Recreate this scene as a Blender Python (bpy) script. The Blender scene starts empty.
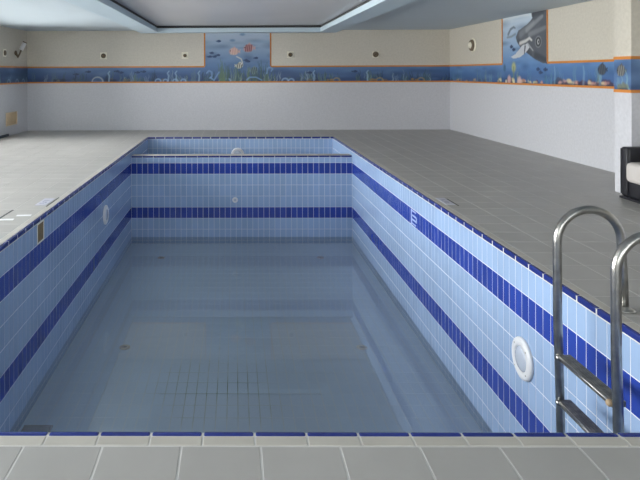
import bpy, bmesh, math, random
import numpy as np
from mathutils import Vector, Matrix

random.seed(7)
rng = np.random.RandomState(11)
scene = bpy.context.scene
COL = scene.collection

# ------------------------------------------------------------------ camera
CAM_Z = 1.39
F_PX = 590.0                       # focal length in pixels of a 640 wide frame
YAW = math.radians(0.5)            # camera turned very slightly to the left
ROLL = math.radians(0.2)
PX, PY = 234.6 - F_PX * math.tan(YAW), 73.0     # principal point (lens shift)
cam_d = bpy.data.cameras.new('camera')
cam = bpy.data.objects.new('camera', cam_d)
COL.objects.link(cam)
cam.location = (0, 0, CAM_Z)
CAM_M = (Matrix.Rotation(YAW, 4, 'Z') @ Matrix.Rotation(math.radians(90), 4, 'X') @ Matrix.Rotation(-ROLL, 4, 'Z'))
cam.rotation_euler = CAM_M.to_euler()
cam_d.sensor_width = 36.0
cam_d.lens = F_PX / 640 * 36.0
cam_d.shift_x = (320 - PX) / 640
cam_d.shift_y = -(240 - PY) / 640
cam_d.clip_start = 0.05
scene.camera = cam
CAM_INV = (Matrix.Translation((0, 0, CAM_Z)) @ CAM_M).inverted()

def proj(p):
    c = CAM_INV @ Vector(p)
    if c.z > -0.05:
        return None
    return (PX + F_PX * c.x / -c.z, PY - F_PX * c.y / -c.z, -c.z)

# ------------------------------------------------------------------ world, daylight, exposure
scene.view_settings.view_transform = 'Standard'
scene.view_settings.look = 'None'
scene.view_settings.gamma = 1.0
scene.view_settings.use_curve_mapping = False
scene.view_settings.exposure = 0.2
world = bpy.data.worlds.new('world'); scene.world = world
world.use_nodes = True
nt = world.node_tree; nt.nodes.clear()
sky = nt.nodes.new('ShaderNodeTexSky'); sky.sky_type = 'NISHITA'; sky.sun_disc = False
sky.sun_elevation = math.radians(40); sky.sun_rotation = math.radians(120)
bg = nt.nodes.new('ShaderNodeBackground'); bg.inputs[1].default_value = 0.25
wo = nt.nodes.new('ShaderNodeOutputWorld')
nt.links.new(sky.outputs[0], bg.inputs[0]); nt.links.new(bg.outputs[0], wo.inputs[0])

# room and pool measures (metres; y runs away from the camera, deck surface is z = 0)
WL, WR, WB, WF = -5.07, 5.23, 14.39, -3.2
PL, PR, PN, PF = -1.88, 2.12, 2.288, 12.80       # pool inner faces
LED0, LED1 = 10.69, 10.95                        # cross wall front / back
LED_TOP = -0.112
FLOOR_Z = -1.70
WATER_Z = -1.581
SOFFIT = 2.43
BAND0, BAND1 = 1.17, 1.545
WINDOWS = [(0.3, 4.1), (4.4, 8.2), (8.5, 12.58)]  # glazed openings of the left wall
WIN_Z0, WIN_Z1 = 0.10, 2.20

def area(name, loc, rot, sx, sy, power, col):
    d = bpy.data.lights.new(name, 'AREA'); d.shape = 'RECTANGLE'
    d.size, d.size_y, d.energy, d.color = sx, sy, power, col
    o = bpy.data.objects.new(name, d); o.location = loc; o.rotation_euler = rot
    COL.objects.link(o); return d
for a, b in WINDOWS:                              # daylight entering through each window of the left wall
    d = area('window_daylight', (WL - 0.36, (a + b) / 2, (WIN_Z0 + WIN_Z1) / 2 + 0.08), (0, -math.radians(78), 0),
             WIN_Z1 - WIN_Z0, b - a, 290, (1.0, 0.965, 0.935))
    d.spread = math.radians(150)                  # sky light comes in from above rather than along the wall
area('window_daylight', (0.3, WF - 0.14, 1.3), (math.pi / 2, 0, 0), 7.0, 1.9, 180, (1.0, 0.965, 0.935))

# added area lamp outside, imitating light bounced off paving, to brighten the ceiling
area('added_bounce_light', (WL - 2.1, 6.3, 0.02), (0, math.radians(180 + 25), 0), 2.6, 13.0, 60, (1.0, 0.96, 0.92))

# ------------------------------------------------------------------ materials
def lin(r, g, b):
    f = lambda c: (c / 255 / 12.92) if c / 255 <= 0.04045 else ((c / 255 + 0.055) / 1.055) ** 2.4
    return (f(r), f(g), f(b), 1.0)

def new_mat(name, col, rough=0.5, metal=0.0, var=0.0, scale=4.0, bump=0.0, bscale=60.0, rand=0.0, spec=0.5, coat=0.0):
    m = bpy.data.materials.new(name); m.use_nodes = True
    n = m.node_tree.nodes; l = m.node_tree.links; p = n['Principled BSDF']
    p.inputs['Base Color'].default_value = col
    p.inputs['Roughness'].default_value = rough
    p.inputs['Metallic'].default_value = metal
    p.inputs['Specular IOR Level'].default_value = spec
    p.inputs['Coat Weight'].default_value = coat
    geo = n.new('ShaderNodeNewGeometry')
    src = None
    if var > 0 or rand > 0:
        hs = n.new('ShaderNodeHueSaturation'); hs.inputs['Color'].default_value = col
        add = n.new('ShaderNodeMath'); add.operation = 'ADD'; add.inputs[0].default_value = 1.0; add.inputs[1].default_value = 0.0
        if var > 0:
            no = n.new('ShaderNodeTexNoise'); no.inputs['Scale'].default_value = scale; no.inputs['Detail'].default_value = 5
            l.new(geo.outputs['Position'], no.inputs['Vector'])
            mr = n.new('ShaderNodeMapRange'); mr.inputs[1].default_value = 0.3; mr.inputs[2].default_value = 0.7
            mr.inputs[3].default_value = 1 - var; mr.inputs[4].default_value = 1 + var
            l.new(no.outputs['Fac'], mr.inputs[0]); l.new(mr.outputs[0], add.inputs[0])
        if rand > 0:
            oi = n.new('ShaderNodeObjectInfo')
            mr2 = n.new('ShaderNodeMapRange'); mr2.inputs[3].default_value = -rand; mr2.inputs[4].default_value = rand
            l.new(oi.outputs['Random'], mr2.inputs[0]); l.new(mr2.outputs[0], add.inputs[1])
        l.new(add.outputs[0], hs.inputs['Value'])
        l.new(hs.outputs[0], p.inputs['Base Color']); src = hs
    if bump > 0:
        nb = n.new('ShaderNodeTexNoise'); nb.inputs['Scale'].default_value = bscale; nb.inputs['Detail'].default_value = 3
        l.new(geo.outputs['Position'], nb.inputs['Vector'])
        bu = n.new('ShaderNodeBump'); bu.inputs['Strength'].default_value = bump; bu.inputs['Distance'].default_value = 0.01
        l.new(nb.outputs['Fac'], bu.inputs['Height']); l.new(bu.outputs[0], p.inputs['Normal'])
    return m

M = {}
M['light'] = new_mat('light_blue_tile', lin(156, 180, 214), 0.2, var=0.05, scale=1.2, rand=0.035)
M['dark'] = new_mat('dark_blue_tile', lin(42, 66, 156), 0.2, var=0.06, scale=2.0, rand=0.10)
M['nose'] = new_mat('navy_nosing_glaze', lin(36, 50, 122), 0.2, var=0.06, scale=3.0, rand=0.08)
M['grout'] = new_mat('white_grout', lin(222, 226, 234), 0.85, var=0.05, scale=8)
M['cream'] = new_mat('cream_coping', lin(188, 183, 174), 0.5, var=0.06, scale=6, rand=0.04)
M['deck'] = new_mat('grey_floor_tile', lin(172, 169, 165), 0.42, var=0.06, scale=2.5, rand=0.025, bump=0.05, bscale=25)
M['deck_grout'] = new_mat('pale_floor_grout', lin(212, 210, 206), 0.9, var=0.08, scale=8)
M['soffit'] = new_mat('pale_blue_ceiling_paint', lin(192, 204, 212), 0.6, var=0.015, scale=1.0)
M['lip'] = new_mat('blue_white_lip_paint', lin(190, 207, 217), 0.5, var=0.015, scale=1.0)
M['recess'] = new_mat('grey_recess_ceiling', lin(206, 204, 204), 0.35, var=0.03, scale=0.8)
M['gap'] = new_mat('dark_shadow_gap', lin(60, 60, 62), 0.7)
M['steel'] = new_mat('worn_stainless_steel', lin(168, 166, 162), 0.28, metal=1.0, var=0.22, scale=14, bump=0.15, bscale=40)
M['tread'] = new_mat('dull_steel_tread', lin(128, 124, 118), 0.45, metal=0.85, var=0.3, scale=25, bump=0.3, bscale=60)
M['tan'] = new_mat('tan_plastic', lin(176, 152, 122), 0.5, var=0.1, scale=20)
M['white'] = new_mat('white_plastic', lin(226, 226, 228), 0.35, var=0.02, scale=10)
M['lens'] = new_mat('frosted_lens', lin(190, 198, 212), 0.15, var=0.03, scale=10, coat=0.5)
M['orange'] = new_mat('orange_border', lin(206, 132, 58), 0.4, var=0.08, scale=6)
M['brass'] = new_mat('old_brass', lin(140, 118, 76), 0.5, metal=0.4, var=0.15, scale=30)
M['rust'] = new_mat('brown_grate', lin(176, 160, 134), 0.7, var=0.2, scale=30)
M['leather'] = new_mat('black_leather', lin(34, 34, 40), 0.33, var=0.15, scale=12, bump=0.25, bscale=120)
M['cushion'] = new_mat('white_cushion', lin(196, 190, 187), 0.75, var=0.03, scale=5, bump=0.1, bscale=30)
M['plate'] = new_mat('ivory_plate', lin(236, 230, 212), 0.45, var=0.03, scale=10)
M['hole'] = new_mat('dark_hole', lin(112, 98, 80), 0.6, var=0.1, scale=30)
M['vent'] = new_mat('cream_vent', lin(222, 198, 164), 0.5, var=0.04, scale=10)
M['paper'] = new_mat('white_tape', lin(238, 238, 240), 0.5, var=0.02, scale=10)
M['marker'] = new_mat('white_marker_tile', lin(196, 196, 208), 0.3, var=0.04, scale=20)
M['print'] = new_mat('grey_blue_print', lin(140, 142, 168), 0.4, var=0.05, scale=20)
M['whiteprint'] = new_mat('white_print', lin(160, 176, 220), 0.35, var=0.05, scale=20)
M['frame'] = new_mat('white_window_frame', lin(225, 226, 226), 0.4, var=0.02, scale=5)
M['sill'] = new_mat('dark_blue_sill', lin(50, 58, 74), 0.5, var=0.1, scale=10)

def wall_mat():                                    # woven wall covering: ivory above the frieze, cool white below
    m = bpy.data.materials.new('woven_wall_covering'); m.use_nodes = True
    n = m.node_tree.nodes; l = m.node_tree.links; p = n['Principled BSDF']
    geo = n.new('ShaderNodeNewGeometry'); sx = n.new('ShaderNodeSeparateXYZ')
    l.new(geo.outputs['Position'], sx.inputs[0])
    gt = n.new('ShaderNodeMath'); gt.operation = 'GREATER_THAN'; gt.inputs[1].default_value = (BAND0 + BAND1) / 2
    l.new(sx.outputs['Z'], gt.inputs[0])
    mx = n.new('ShaderNodeMix'); mx.data_type = 'RGBA'
    mx.inputs[6].default_value = lin(206, 206, 212); mx.inputs[7].default_value = lin(208, 202, 190)
    l.new(gt.outputs[0], mx.inputs[0])
    no = n.new('ShaderNodeTexNoise'); no.inputs['Scale'].default_value = 26; no.inputs['Detail'].default_value = 6
    l.new(geo.outputs['Position'], no.inputs['Vector'])
    mr = n.new('ShaderNodeMapRange'); mr.inputs[1].default_value = 0.3; mr.inputs[2].default_value = 0.7
    mr.inputs[3].default_value = 0.95; mr.inputs[4].default_value = 1.05
    l.new(no.outputs['Fac'], mr.inputs[0])
    hs = n.new('ShaderNodeHueSaturation'); l.new(mx.outputs[2], hs.inputs['Color']); l.new(mr.outputs[0], hs.inputs['Value'])
    l.new(hs.outputs[0], p.inputs['Base Color'])
    hgt = None
    for ax in ('X', 'Y', 'Z'):
        mu = n.new('ShaderNodeMath'); mu.operation = 'MULTIPLY'; mu.inputs[1].default_value = 2 * math.pi / 0.05
        si = n.new('ShaderNodeMath'); si.operation = 'SINE'
        l.new(sx.outputs[ax], mu.inputs[0]); l.new(mu.outputs[0], si.inputs[0])
        if hgt is None: hgt = si
        else:
            ad = n.new('ShaderNodeMath'); ad.operation = 'ADD'
            l.new(hgt.outputs[0], ad.inputs[0]); l.new(si.outputs[0], ad.inputs[1]); hgt = ad
    bu = n.new('ShaderNodeBump'); bu.inputs['Strength'].default_value = 0.04; bu.inputs['Distance'].default_value = 0.003
    l.new(hgt.outputs[0], bu.inputs['Height']); l.new(bu.outputs[0], p.inputs['Normal'])
    p.inputs['Roughness'].default_value = 0.22
    return m
M['wall'] = wall_mat()

def floor_grout_mat():                             # pool floor joints, white with a green algae stain
    m = new_mat('stained_grout', lin(238, 242, 242), 0.85)
    n = m.node_tree.nodes; l = m.node_tree.links; p = n['Principled BSDF']
    geo = n.new('ShaderNodeNewGeometry')
    mp = n.new('ShaderNodeVectorMath'); mp.operation = 'SUBTRACT'; mp.inputs[1].default_value = (-0.15, 5.72, FLOOR_Z)
    l.new(geo.outputs['Position'], mp.inputs[0])
    sc = n.new('ShaderNodeVectorMath'); sc.operation = 'MULTIPLY'; sc.inputs[1].default_value = (1.0, 1.1, 1.0)
    l.new(mp.outputs[0], sc.inputs[0])
    le = n.new('ShaderNodeVectorMath'); le.operation = 'LENGTH'; l.new(sc.outputs[0], le.inputs[0])
    no = n.new('ShaderNodeTexNoise'); no.inputs['Scale'].default_value = 2.5; no.inputs['Detail'].default_value = 4
    l.new(geo.outputs['Position'], no.inputs['Vector'])
    ad = n.new('ShaderNodeMath'); ad.operation = 'MULTIPLY_ADD'; ad.inputs[1].default_value = 1.6
    l.new(no.outputs['Fac'], ad.inputs[0]); l.new(le.outputs['Value'], ad.inputs[2])
    mr = n.new('ShaderNodeMapRange'); mr.inputs[1].default_value = 0.8; mr.inputs[2].default_value = 1.6
    mr.inputs[3].default_value = 1.0; mr.inputs[4].default_value = 0.0
    l.new(ad.outputs[0], mr.inputs[0])
    mx = n.new('ShaderNodeMix'); mx.data_type = 'RGBA'
    mx.inputs[6].default_value = lin(238, 242, 242); mx.inputs[7].default_value = lin(132, 150, 104)
    l.new(mr.outputs[0], mx.inputs[0]); l.new(mx.outputs[2], p.inputs['Base Color'])
    return m
M['floor_grout'] = floor_grout_mat()
M['floor_tile'] = new_mat('pool_floor_tile', lin(224, 240, 254), 0.3, var=0.07, scale=0.9, rand=0.02)

def clear_mat(name, tint, ior, rough=0.0, bump=0.0, murk=None):
    m = bpy.data.materials.new(name); m.use_nodes = True
    n = m.node_tree.nodes; l = m.node_tree.links; n.clear()
    out = n.new('ShaderNodeOutputMaterial'); mix = n.new('ShaderNodeMixShader')
    tr = n.new('ShaderNodeBsdfTransparent'); tr.inputs[0].default_value = tint
    gl = n.new('ShaderNodeBsdfGlossy'); gl.inputs['Roughness'].default_value = rough
    fr = n.new('ShaderNodeFresnel'); fr.inputs['IOR'].default_value = ior
    if bump:
        geo = n.new('ShaderNodeNewGeometry')
        no = n.new('ShaderNodeTexNoise'); no.inputs['Scale'].default_value = 1.5
        l.new(geo.outputs['Position'], no.inputs['Vector'])
        bu = n.new('ShaderNodeBump'); bu.inputs['Strength'].default_value = bump; bu.inputs['Distance'].default_value = 0.01
        l.new(no.outputs['Fac'], bu.inputs['Height']); l.new(bu.outputs[0], gl.inputs['Normal'])
    body = tr
    if murk:                                       # turbid water scatters part of the light back
        df = n.new('ShaderNodeBsdfDiffuse'); df.inputs[0].default_value = murk[0]
        body = n.new('ShaderNodeMixShader'); body.inputs[0].default_value = murk[1]
        l.new(tr.outputs[0], body.inputs[1]); l.new(df.outputs[0], body.inputs[2])
    l.new(fr.outputs[0], mix.inputs[0]); l.new(body.outputs[0], mix.inputs[1]); l.new(gl.outputs[0], mix.inputs[2])
    l.new(mix.outputs[0], out.inputs[0])
    return m
M['water'] = clear_mat('still_shallow_water', (0.96, 0.985, 1.0, 1), 1.58, murk=(lin(212, 230, 248), 0.28))
M['glass'] = clear_mat('window_glass', (0.95, 0.97, 0.97, 1), 1.45)

# ------------------------------------------------------------------ helpers
def link(name, mesh, parent=None):
    o = bpy.data.objects.new(name, mesh); COL.objects.link(o)
    if parent: o.parent = parent
    return o
def tag(o, label=None, cat=None, group=None, kind=None):
    if label: o['label'] = label
    if cat: o['category'] = cat
    if group: o['group'] = group
    if kind: o['kind'] = kind
    return o
def empty(name, loc=(0, 0, 0)):
    o = bpy.data.objects.new(name, None); o.location = loc; o.empty_display_size = 0.1
    COL.objects.link(o); return o
def bm_obj(name, bm, mat, parent=None, smooth=False):
    me = bpy.data.meshes.new(name); bm.normal_update(); bm.to_mesh(me); bm.free()
    me.materials.append(M[mat] if isinstance(mat, str) else mat)
    if smooth:
        for p in me.polygons: p.use_smooth = True
    o = link(name, me, parent)
    if parent is not None and parent.type == 'EMPTY' and parent.location.length > 0:
        o.matrix_parent_inverse = Matrix.Translation(-parent.location)     # meshes are written in world metres
    return o
def add_box(bm, x0, x1, y0, y1, z0, z1, bev=0.0, seg=2):
    t = bmesh.new()
    vs = [t.verts.new((x, y, z)) for x in (x0, x1) for y in (y0, y1) for z in (z0, z1)]
    for f in ((0, 1, 3, 2), (4, 6, 7, 5), (0, 4, 5, 1), (2, 3, 7, 6), (0, 2, 6, 4), (1, 5, 7, 3)):
        t.faces.new([vs[i] for i in f])
    if bev > 0:
        bmesh.ops.bevel(t, geom=list(t.edges), offset=bev, segments=seg, affect='EDGES', profile=0.5)
    bmesh.ops.recalc_face_normals(t, faces=t.faces)
    me = bpy.data.meshes.new('t'); t.to_mesh(me); t.free(); bm.from_mesh(me); bpy.data.meshes.remove(me)
def box(name, mat, x0, x1, y0, y1, z0, z1, parent=None, bev=0.0, seg=2, smooth=False):
    bm = bmesh.new(); add_box(bm, x0, x1, y0, y1, z0, z1, bev, seg)
    return bm_obj(name, bm, mat, parent, smooth)
def boxes(name, mat, lst, parent=None):
    bm = bmesh.new()
    for b in lst: add_box(bm, *b)
    return bm_obj(name, bm, mat, parent)
def struct(o): o['kind'] = 'structure'; return o
def frame_axes(nrm):
    n = Vector(nrm).normalized()
    up = Vector((0, 0, 1)) if abs(n.z) < 0.9 else Vector((0, 1, 0))
    u = up.cross(n).normalized(); v = n.cross(u)
    return u, v, n
def lathe(name, mat, center, nrm, prof, parent=None, seg=32, sx=1.0, sy=1.0):
    """profile = [(radius, height along the normal)], centre at a point on a surface"""
    u, v, n = frame_axes(nrm); c = Vector(center); bm = bmesh.new(); rings = []
    for r, h in prof:
        if r < 1e-6: rings.append([bm.verts.new(c + n * h)]); continue
        rings.append([bm.verts.new(c + n * h + u * (r * sx * math.cos(2 * math.pi * i / seg)) + v * (r * sy * math.sin(2 * math.pi * i / seg))) for i in range(seg)])
    for a, b in zip(rings[:-1], rings[1:]):
        for i in range(seg):
            j = (i + 1) % seg
            if len(a) == 1 and len(b) == 1: continue
            if len(a) == 1: bm.faces.new((a[0], b[i], b[j]))
            elif len(b) == 1: bm.faces.new((a[i], b[0], a[j]))
            else: bm.faces.new((a[i], a[j], b[j], b[i]))
    bmesh.ops.recalc_face_normals(bm, faces=bm.faces)
    return bm_obj(name, bm, mat, parent, True)
def tube(name, mat, pts, r, parent=None, seg=16, cap=True):
    pts = [Vector(p) for p in pts]; bm = bmesh.new(); rings = []; ref = None
    for i, p in enumerate(pts):
        t = (pts[min(i + 1, len(pts) - 1)] - pts[max(i - 1, 0)]).normalized()
        if ref is None: ref = t.orthogonal().normalized()
        a = (ref - t * ref.dot(t)).normalized(); b = t.cross(a); ref = a
        rings.append([bm.verts.new(p + a * (r * math.cos(2 * math.pi * k / seg)) + b * (r * math.sin(2 * math.pi * k / seg))) for k in range(seg)])
    for x, y in zip(rings[:-1], rings[1:]):
        for k in range(seg):
            bm.faces.new((x[k], x[(k + 1) % seg], y[(k + 1) % seg], y[k]))
    if cap:
        bm.faces.new(rings[0][::-1]); bm.faces.new(rings[-1])
    bmesh.ops.recalc_face_normals(bm, faces=bm.faces)
    return bm_obj(name, bm, mat, parent, True)

TILE_MESH = {}
TILE_T, TILE_B = 0.0016, 0.0008
def tile_verts(w, h):
    a, b, e, t = w / 2, h / 2, TILE_B, TILE_T
    return [(-a, -b, 0), (a, -b, 0), (a, b, 0), (-a, b, 0), (-a, -b, t - e), (a, -b, t - e), (a, b, t - e), (-a, b, t - e),
            (-a + e, -b + e, t), (a - e, -b + e, t), (a - e, b - e, t), (-a + e, b - e, t)]
TILE_F = [(0, 1, 5, 4), (1, 2, 6, 5), (2, 3, 7, 6), (3, 0, 4, 7), (4, 5, 9, 8), (5, 6, 10, 9), (6, 7, 11, 10), (7, 4, 8, 11), (8, 9, 10, 11)]
def tile_mesh(w, h, mat):
    k = (round(w, 4), round(h, 4), mat)
    if k not in TILE_MESH:
        me = bpy.data.meshes.new('tile'); me.from_pydata(tile_verts(w, h), [], TILE_F); me.materials.append(M[mat]); TILE_MESH[k] = me
    return TILE_MESH[k]
def tile_field(parent, name, origin, U, V, cells, joint=0.0065, limit=300, jit=0.35):
    """cells = (u, v, w, h, material): one tile each; the largest in view are parts of their own, the rest is one part"""
    O, U, V = Vector(origin), Vector(U), Vector(V); N = U.cross(V)
    R = Matrix((U, V, N)).transposed().to_4x4()
    sized = []
    for c in cells:
        u, v, w, h, mat = c; s = -1.0
        q = [proj(O + U * (u + a * w) + V * (v + b * h)) for a, b in ((0, 0), (1, 0), (1, 1), (0, 1))]
        if all(q):
            cx = sum(k[0] for k in q) / 4; cy = sum(k[1] for k in q) / 4
            if -8 < cx < 648 and -8 < cy < 488:
                s = abs(sum(q[i][0] * q[(i + 1) % 4][1] - q[(i + 1) % 4][0] * q[i][1] for i in range(4))) / 2
        sized.append((s, c))
    sized.sort(key=lambda k: -k[0])
    verts, faces, mi, mats = [], [], [], []
    for i, (s, (u, v, w, h, mat)) in enumerate(sized):
        j = math.radians(jit)
        Mx = Matrix.Translation(O + U * (u + w / 2) + V * (v + h / 2)) @ R @ Matrix.Rotation(random.uniform(-j, j), 4, 'X') @ Matrix.Rotation(random.uniform(-j, j), 4, 'Y')
        if s > 0 and i < limit:
            o = link(name, tile_mesh(w - joint, h - joint, mat), parent); o.matrix_local = Mx
        else:
            b = len(verts); verts += [Mx @ Vector(p) for p in tile_verts(w - joint, h - joint)]
            faces += [tuple(b + k for k in f) for f in TILE_F]
            if mat not in mats: mats.append(mat)
            mi += [mats.index(mat)] * len(TILE_F)
    if verts:
        me = bpy.data.meshes.new(name + '_field'); me.from_pydata(verts, [], faces)
        for k in mats: me.materials.append(M[k])
        me.polygons.foreach_set('material_index', mi)
        o = link(name + '_field', me, parent); o['kind'] = 'stuff'
def grid_cells(u0, u1, v0, v1, du, dv, mat, pu=None, pv=None):
    """tiles clipped to the rectangle; pu / pv = phase of the joints"""
    def cuts(a, b, d, ph):
        ph = a if ph is None else ph
        k = ph + math.ceil((a - ph) / d + 1e-6) * d; c = [a]
        while k < b - 1e-6:
            if k - a > 0.012 and b - k > 0.012: c.append(k)
            k += d
        return c + [b]
    cu, cv = cuts(u0, u1, du, pu), cuts(v0, v1, dv, pv)
    return [(a, c, b - a, d - c, mat) for a, b in zip(cu[:-1], cu[1:]) for c, d in zip(cv[:-1], cv[1:])]

# ------------------------------------------------------------------ room shell
# pool deck: grout slab with tiles on it
OUT = 0.09                       # nosing (0.03) + cream strip (0.06) around the pool
gz = -TILE_T
deck = struct(boxes('floor', 'deck_grout', [
    (WL - 0.3, WR + 0.3, WF - 0.3, PN - 0.012, -0.25, gz), (WL - 0.3, WR + 0.3, PF + 0.012, WB + 0.3, -0.25, gz),
    (WL - 0.3, PL - 0.012, PN - 0.012, PF + 0.012, -0.25, gz), (PR + 0.012, WR + 0.3, PN - 0.012, PF + 0.012, -0.25, gz)]))
cells = []
T = 0.2945
py = PN - OUT
cells += grid_cells(WL, WR, WF, py, T, T, 'deck', -0.203, py)
cells += grid_cells(WL, PL - OUT, py, PF + OUT, T, T, 'deck', PL - OUT, py)
cells += grid_cells(PR + OUT, WR, py, PF + OUT, T, T, 'deck', PR + OUT, py)
cells += grid_cells(WL, WR, PF + OUT, WB, T, T, 'deck', PR + OUT, PF + OUT)
tile_field(deck, 'floor_tile', (0, 0, gz), (1, 0, 0), (0, 1, 0), cells, joint=0.009, jit=0.12)
# dark open joints beside the marker tiles
for n_, (x0, x1, y0, y1) in enumerate([(PR + OUT + 0.108, PR + OUT + 0.122, 6.15, 6.50), (PL - OUT - 0.012, PL - OUT + 0.002, 6.15, 6.60), (PL - OUT - T - 0.012, PL - OUT - T + 0.012, 5.45, 6.0)]):
    box('open_joint', 'gap', x0, x1, y0, y1, -0.003, 0.0008, deck)

wall_back = struct(box('wall_back', 'wall', WL - 0.3, WR + 0.3, WB, WB + 0.25, -0.004, SOFFIT + 0.2))
wall_right = struct(box('wall_right', 'wall', WR, WR + 0.25, WF - 0.25, WB, -0.004, SOFFIT + 0.2))
ww = boxes('wall_front', 'wall', [(WL - 0.3, -3.2, WF - 0.25, WF, -0.004, SOFFIT + 0.2), (3.8, WR + 0.3, WF - 0.25, WF, -0.004, SOFFIT + 0.2),
                                 (-3.2, 3.8, WF - 0.25, WF, WIN_Z1, SOFFIT + 0.2), (-3.2, 3.8, WF - 0.25, WF, -0.004, 0.35)])
struct(ww)
seg = []
ys = [WF] + [k for w in WINDOWS for k in w] + [WB]
for a, b in zip(ys[0::2], ys[1::2]): seg.append((WL - 0.25, WL, a, b, -0.004, SOFFIT + 0.2))
for a, b in WINDOWS:
    seg.append((WL - 0.25, WL, a, b, -0.004, WIN_Z0)); seg.append((WL - 0.25, WL, a, b, WIN_Z1, SOFFIT + 0.2))
wall_left = struct(boxes('wall_left', 'wall', seg))

def window(n_, axis, a, b, z0, z1, pos):
    m = 4; fr = []
    def bx(a0, a1, zz0, zz1, t0=0.03, t1=0.10):
        return (pos - t1, pos - t0, a0, a1, zz0, zz1) if axis == 'y' else (a0, a1, pos - t1, pos - t0, zz0, zz1)
    fr += [bx(a, b, z0, z0 + 0.06), bx(a, b, z1 - 0.06, z1), bx(a, a + 0.06, z0 + 0.06, z1 - 0.06), bx(b - 0.06, b, z0 + 0.06, z1 - 0.06)]
    for k in range(1, m):
        c = a + (b - a) * k / m; fr.append(bx(c - 0.03, c + 0.03, z0 + 0.06, z1 - 0.06))
    w = struct(boxes('window_%d' % n_, 'frame', fr))
    for k in range(m):
        c0, c1 = a + (b - a) * k / m, a + (b - a) * (k + 1) / m
        boxes('window_pane', 'glass', [bx(c0 + 0.035, c1 - 0.035, z0 + 0.06, z1 - 0.06, 0.062, 0.068)], w)
for i, (a, b) in enumerate(WINDOWS): window(i + 1, 'y', a, b, WIN_Z0, WIN_Z1, WL)
window(4, 'x', -3.2, 3.8, 0.35, WIN_Z1, WF)

struct(box('floor_terrace', 'deck', WL - 8.0, WL - 0.31, -4.0, 16.0, -0.25, -0.03))
# pier standing out from the right wall
PIERX, PIER0, PIER1 = 4.41, 6.60, 6.89
pier = struct(box('wall_pier', 'wall', PIERX, WR, PIER0, PIER1, 0, SOFFIT, bev=0.004, seg=1))
struct(box('trim_1', 'sill', WL, WL + 0.035, 12.6, 13.12, 0, 0.055, bev=0.006))

# ceiling: pale blue soffit with a dropped frame round a grey recess
FX0, FX1, FY0, FY1 = -1.66, 1.857, 2.4, 12.75
BX0, BX1, BY0, BY1 = -2.07, 2.245, 2.0, 13.07
ZB, ZL, ZR = 2.276, 2.366, 2.416
ceiling = struct(boxes('ceiling', 'soffit', [
    (WL - 0.25, FX0 - 0.1, WF - 0.25, WB + 0.25, SOFFIT, SOFFIT + 0.2), (FX1 + 0.1, WR + 0.25, WF - 0.25, WB + 0.25, SOFFIT, SOFFIT + 0.2),
    (FX0 - 0.1, FX1 + 0.1, WF - 0.25, FY0 - 0.1, SOFFIT, SOFFIT + 0.2), (FX0 - 0.1, FX1 + 0.1, FY1 + 0.1, WB + 0.25, SOFFIT, SOFFIT + 0.2)]))
box('recess_panel', 'recess', FX0 - 0.06, FX1 + 0.06, FY0 - 0.06, FY1 + 0.06, ZR, ZR + 0.03, ceiling)
fr = struct(empty('trim_2', (0, 7.5, ZB)))
def beam(x0, x1, y0, y1): box('beam', 'lip', x0, x1, y0, y1, ZB, ZL, fr)
beam(BX0, FX0, BY0, BY1); beam(FX1, BX1, BY0, BY1); beam(FX0, FX1, FY1, BY1); beam(FX0, FX1, BY0, FY0)
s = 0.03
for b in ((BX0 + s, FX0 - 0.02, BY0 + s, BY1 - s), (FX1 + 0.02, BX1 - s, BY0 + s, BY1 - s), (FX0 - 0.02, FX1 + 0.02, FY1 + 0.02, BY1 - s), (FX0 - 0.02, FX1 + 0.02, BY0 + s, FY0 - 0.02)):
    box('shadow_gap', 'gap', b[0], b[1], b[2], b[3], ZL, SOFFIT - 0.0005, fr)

# ------------------------------------------------------------------ pool basin
g = TILE_T
NOSE = 0.04
wp_right = struct(box('wall_pool_right', 'grout', PR + g, PR + 0.30, PN - 0.2, PF + 0.2, FLOOR_Z - 0.2, -0.045))
wp_left = struct(box('wall_pool_left', 'grout', PL - 0.30, PL - g, PN - 0.2, PF + 0.2, FLOOR_Z - 0.2, -0.045))
wp_far = struct(box('wall_pool_far', 'grout', PL - g, PR + g, PF + g, PF + 0.2, FLOOR_Z - 0.2, -0.045))
wp_near = struct(box('wall_pool_near', 'grout', PL - g, PR + g, PN - 0.2, PN - g, FLOOR_Z - 0.2, -0.045))
wp_ledge = struct(box('wall_pool_cross', 'grout', PL - g, PR + g, LED0 + g, LED1 - g, FLOOR_Z - 0.2, LED_TOP - 0.012))
fl_pool = struct(box('floor_pool', 'floor_grout', PL - g, PR + g, PN - g, LED0 + g, FLOOR_Z - 0.2, FLOOR_Z - g))
fl_comp = struct(box('floor_balance_tank', 'light', PL - g, PR + g, LED1 - g, PF + g, FLOOR_Z - 0.2, -1.0))

ROWS = [(-0.24, -NOSE, 'light'), (-0.44, -0.24, 'dark'), (-0.64, -0.44, 'light'), (-0.84, -0.64, 'light'), (-1.04, -0.84, 'light'),
        (-1.24, -1.04, 'dark'), (-1.44, -1.24, 'light'), (-1.64, -1.44, 'light'), (-1.70, -1.64, 'light')]
def wall_cells(u0, u1, rows, du=0.1, pu=None):
    c = []
    for a, b, m in rows: c += grid_cells(u0, u1, a, b, du, b - a, m, pu)
    return c
NICHE = (5.588, 5.788)
LROWS = [(a, b, 'light') for a, b, m in ROWS[:5]]
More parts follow.
